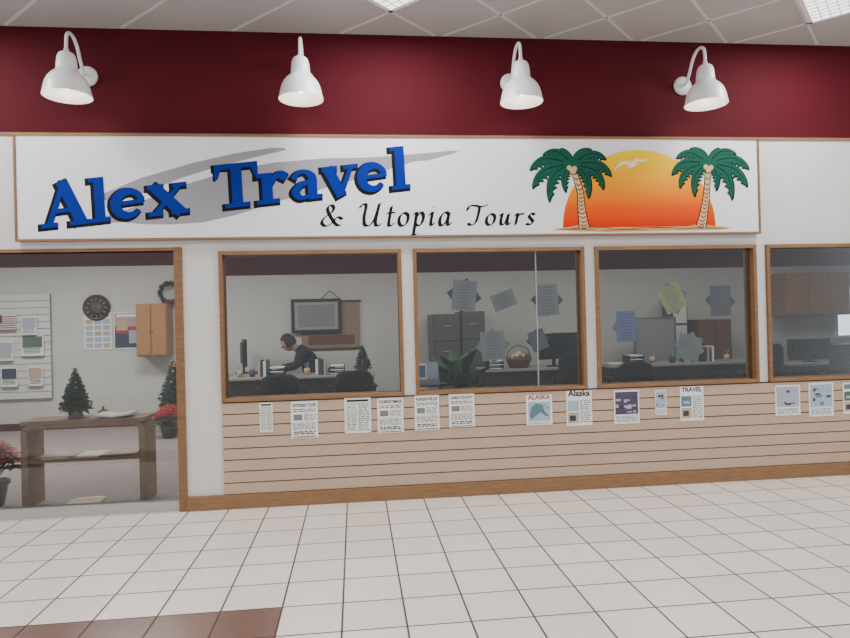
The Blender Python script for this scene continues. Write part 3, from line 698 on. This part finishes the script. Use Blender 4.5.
# file cabinets, basket, plants
def filecab(x0,x1,y0,y1,h,c=FILEG):
    m=M(); m.box(x0,x1,y0,y1,0,h,c); n=4
    for k in range(n):
        a=.04+k*(h-.06)/n; m.box(x0+.02,x1-.02,y0-.015,y0,a,a+(h-.06)/n-.02,c); m.box((x0+x1)/2-.06,(x0+x1)/2+.06,y0-.03,y0-.015,a+.2,a+.22,GREYM)
    m.build('file_cabinet',.004)
filecab(1.10,1.50,3.9,4.5,1.52); filecab(1.52,1.86,3.9,4.5,1.55)
PARTN=mat('partition_fabric',(130,131,134),.9)
m=M(); m.box(4.15,4.75,3.95,3.99,.3,1.38,PARTN); m.box(4.13,4.15,3.93,4.01,0,1.4,GREYM); m.box(4.75,4.77,3.93,4.01,0,1.4,GREYM); m.box(4.15,4.75,3.94,4.0,1.38,1.4,GREYM); m.build('cubicle_partition')
m=M(); m.box(5.2,5.75,4.1,4.55,0,1.34,WOODB); m.box(5.22,5.46,4.08,4.1,.05,1.3,WOODB); m.box(5.49,5.73,4.08,4.1,.05,1.3,WOODB); m.build('wood_cupboard',.004)
m=M(); m.box(4.85,5.1,4.2,4.5,0,1.62,FILEG); 
for k in range(5): m.box(4.87,5.08,4.19,4.2,.06+k*.31,.33+k*.31,GREYW)
m.build('shelf_unit')
leafy('potted_plant',1.23,2.5,0,.27,1.28)
BAS=mat('wicker',(112,84,56),.7,noise=.3,nscale=60)
m=M(); bx,by,bz=2.24,3.5,.752
m.lathe((bx,by,bz),[(.12,0),(.15,.05),(.17,.12),(.18,.125),(.18,.14),(.16,.14),(.13,.03),(0,.02)],BAS,20)
for k in range(5): m.tube([(bx+(.135+.01*k)*math.cos(a*.2618),by+(.135+.01*k)*math.sin(a*.2618),bz+.015+.025*k) for a in range(25)],.006,BAS,5)
m.tube([(bx-.17,by,.88),(bx-.13,by,1.0),(bx,by,1.06),(bx+.13,by,1.0),(bx+.17,by,.88)],.009,BAS,6,sub=4)
for k in range(14):
    a=k*2.4; q=.12*math.sqrt(k/14); m.ball((bx+q*math.cos(a),by+q*math.sin(a),.90+.02*(k%3)),.035,[CM['tan'],CM['green'],CM['tan'],CM['yellow']][k%4],8)
m.build('gift_basket')
# magazine rack near window 2
m=M(); rx,ry=.60,.42
m.tube([(rx-.12,ry,0),(rx-.12,ry+.02,1.05)],.008,GREYM,6); m.tube([(rx+.12,ry,0),(rx+.12,ry+.02,1.05)],.008,GREYM,6)
m.box(rx-.14,rx+.14,ry-.12,ry+.16,0,.02,GREYM)
for k in range(4):
    zz=.2+k*.22; m.box(rx-.12,rx+.12,ry-.06,ry-.0,zz,zz+.01,GREYM); m.box(rx-.12,rx+.12,ry-.06,ry-.055,zz,zz+.06,GREYM)
    m.box(rx-.10,rx+.01,ry-.03,ry-.02,zz+.01,zz+.2,PAPER); m.box(rx-.09,rx+.0,ry-.034,ry-.031,zz+.08,zz+.18,CM[['sky','lav','teal','blue'][k]]); m.box(rx+.015,rx+.11,ry-.03,ry-.02,zz+.01,zz+.21,CM[['pink','tan','lav','sky'][k]])
m.build('magazine_rack')
# right interior cabinets and exterior window
CABW=mat('cabinet_wood',(158,112,70),.5,wood=(2,2,12),nscale=6,noise=.2)
m=M()
m.box(6.75,7.85,4.22,4.59,1.36,2.04,CABW)
for k in range(3): a=6.77+k*.36; m.box(a,a+.34,4.2,4.22,1.38,2.02,CABW); m.box(a+.29,a+.305,4.185,4.2,1.45,1.55,GREYM)
m.build('upper_cabinet',.004)
m=M(); m.box(7.90,8.9,4.57,4.592,1.02,1.80,mat('daylight_pane',(225,235,250),.3,emis=2.2))
for q in [(7.86,7.90,.98,1.84),(8.9,8.94,.98,1.84)]: m.box(q[0],q[1],4.55,4.595,q[2],q[3],WHITE)
for q in [(.98,1.02),(1.80,1.84),(1.4,1.42)]: m.box(7.90,8.9,4.55,4.595,q[0],q[1],WHITE)
m.build('window_7')
m=M(); m.box(7.0,8.0,4.0,4.55,0,.9,DARK); m.box(7.05,7.95,3.98,4.0,.1,.85,DESKF); m.build('credenza')

# ---------------- seated person
PX=-.09
per=empty('seated_person',(-.66,4.12,0))
def attach(o): o.parent=per; o.matrix_parent_inverse=Matrix.Translation((.66+PX,-4.12,0)); return o
def skin(name,V,E,R,m,root=0,sub=2):
    me=bpy.data.meshes.new(name); me.from_pydata(V,E,[]); o=bpy.data.objects.new(name,me); bpy.context.collection.objects.link(o)
    md=o.modifiers.new('skin','SKIN'); 
    sv=me.skin_vertices[0].data if me.skin_vertices else None
    if sv is None:
        import bmesh
        bm=bmesh.new(); bm.from_mesh(me); bm.verts.layers.skin.verify(); bm.to_mesh(me); bm.free(); sv=me.skin_vertices[0].data
    for i,r in enumerate(R): sv[i].radius=r if isinstance(r,tuple) else (r,r); sv[i].use_root=(i==root)
    md.use_smooth_shade=True
    s_=o.modifiers.new('sub','SUBSURF'); s_.levels=sub; s_.render_levels=sub
    me.materials.append(m); return attach(o)
SWE=mat('dark_sweater',(24,24,30),.9,noise=.2,nscale=40); SKIN=mat('skin_tone',(170,124,102),.6); HAIR=mat('dark_hair',(26,21,19),.7,noise=.3,nscale=80); TRO=mat('dark_trousers',(26,28,38),.9)
py=4.12
V=[(-.50,py,.56),(-.52,py,.72),(-.58,py,.92),(-.66,py,1.04),(-.73,py,1.09),
 (-.66,py-.16,1.02),(-.74,py-.22,.84),(-1.0,py-.15,.80),(-.66,py+.16,1.02),(-.74,py+.22,.84),(-1.0,py+.14,.80)]
E=[(0,1),(1,2),(2,3),(3,4),(3,5),(5,6),(6,7),(3,8),(8,9),(9,10)]
skin('sweater',V,E,[(.16,.15),(.155,.14),(.175,.145),(.14,.12),(.07,.07),.088,.062,.044,.088,.062,.044],SWE)
V=[(-.50,py,.56),(-.50,py-.1,.54),(-.90,py-.12,.54),(-.92,py-.12,.12),(-1.05,py-.12,.05),(-.50,py+.1,.54),(-.90,py+.12,.54),(-.92,py+.12,.12),(-1.05,py+.12,.05)]
skin('trousers',V,[(0,1),(1,2),(2,3),(3,4),(0,5),(5,6),(6,7),(7,8)],[.12,.10,.075,.05,.045,.10,.075,.05,.045],TRO)
skin('neck',[(-.71,py,1.06),(-.79,py,1.11),(-.83,py,1.15)],[(0,1),(1,2)],[.06,.055,.05],SKIN)
# head (facing -x, tilted down)
hx=Matrix.Translation((-.865,py,1.165))@Matrix.Rotation(-.5,4,'Y')
m=M()
n=18; vs=[];fs=[]
for j in range(13):
    t=math.pi*j/12
    for i in range(n):
        a=2*math.pi*i/n; x=.098*math.sin(t)*math.cos(a); y=.076*math.sin(t)*math.sin(a); z_=.118*math.cos(t)
        if z_<0: y*=1+z_*2.2; x=x*(1+z_*1.2)-(.012 if x<0 else 0)*abs(z_)/.1
        vs.append((x,y,z_))
for j in range(12):
    for i in range(n): k=(i+1)%n; fs.append((j*n+i,j*n+k,(j+1)*n+k,(j+1)*n+i))
m.add(vs,fs,SKIN,True,hx)
m.add([(-.094,-.012,.02),(-.094,.012,.02),(-.122,0,-.022),(-.094,-.018,-.032),(-.094,.018,-.032)],[(0,2,1),(0,3,2),(1,2,4),(2,3,4)],SKIN,True,hx)
for s_ in(-1,1):
    m.ball((-.085,s_*.03,.012),(.010,.014,.009),PAPER,10,hx); m.ball((-.093,s_*.03,.012),.005,INK,8,hx); m.ball((-.09,s_*.032,.032),(.008,.02,.004),HAIR,8,hx)
    m.ball((.005,s_*.076,-.005),(.02,.01,.032),SKIN,10,hx)
m.ball((-.088,0,-.058),(.010,.024,.006),mat('lips',(150,84,80),.5),10,hx)
attach(m.build('head',parent=per))
m=M(); vs=[];fs=[]
for j in range(10):
    t=math.pi*.66*j/9
    for i in range(n):
        a=2*math.pi*i/n; x=.112*math.sin(t)*math.cos(a)+.008; y=.090*math.sin(t)*math.sin(a); z_=.132*math.cos(t)+.004
        if math.cos(a)<-.35 and z_<.06: x=x*.6
        vs.append((x,y,z_))
for j in range(9):
    for i in range(n): k=(i+1)%n; fs.append((j*n+i,j*n+k,(j+1)*n+k,(j+1)*n+i))
m.add(vs,fs,HAIR,True,hx); attach(m.build('hair',parent=per))
for s_ in(-1,1):
    hy=py+s_*.145
    skin('palm_hand',[(-1.0,hy,.80),(-1.06,hy,.79),(-1.10,hy,.785)],[(0,1),(1,2)],[.026,(.02,.036),(.018,.036)],SKIN)
    for k,l in enumerate((.07,.08,.076,.06)):
        fy=hy+(-.030+.02*k); skin('finger_%d'%(k+1),[(-1.09,fy,.788),(-1.10-l*.5,fy,.80),(-1.10-l*.85,fy,.785),(-1.10-l,fy,.775)],[(0,1),(1,2),(2,3)],[.009,.009,.008,.007],SKIN,sub=1)
    skin('thumb',[(-1.03,hy-s_*.03,.785),(-1.07,hy-s_*.055,.782),(-1.10,hy-s_*.062,.776)],[(0,1),(1,2)],[.011,.010,.008],SKIN,sub=1)
chair(-.50+PX,py,-math.pi/2,.80)

# ---------------- world + camera
w=bpy.data.worlds.new('World'); bpy.context.scene.world=w; w.use_nodes=True
w.node_tree.nodes['Background'].inputs[0].default_value=(.88,.93,1,1); w.node_tree.nodes['Background'].inputs[1].default_value=.85
yaw,p,r=0.10939,0.00261,-0.025
F_=Vector((math.sin(yaw)*math.cos(p),math.cos(yaw)*math.cos(p),math.sin(p))); R_=Vector((math.cos(yaw),-math.sin(yaw),0)); U_=R_.cross(F_)
R2=R_*math.cos(r)+U_*math.sin(r); U2=-R_*math.sin(r)+U_*math.cos(r)
cd=bpy.data.cameras.new('Camera'); cd.sensor_width=36; cd.lens=638.615/850*36; cam=bpy.data.objects.new('Camera',cd); bpy.context.collection.objects.link(cam)
mw=Matrix((R2,U2,-F_)).transposed().to_4x4(); mw.translation=Vector((0,-5.1502,1.43192)); cam.matrix_world=mw
bpy.context.scene.camera=cam
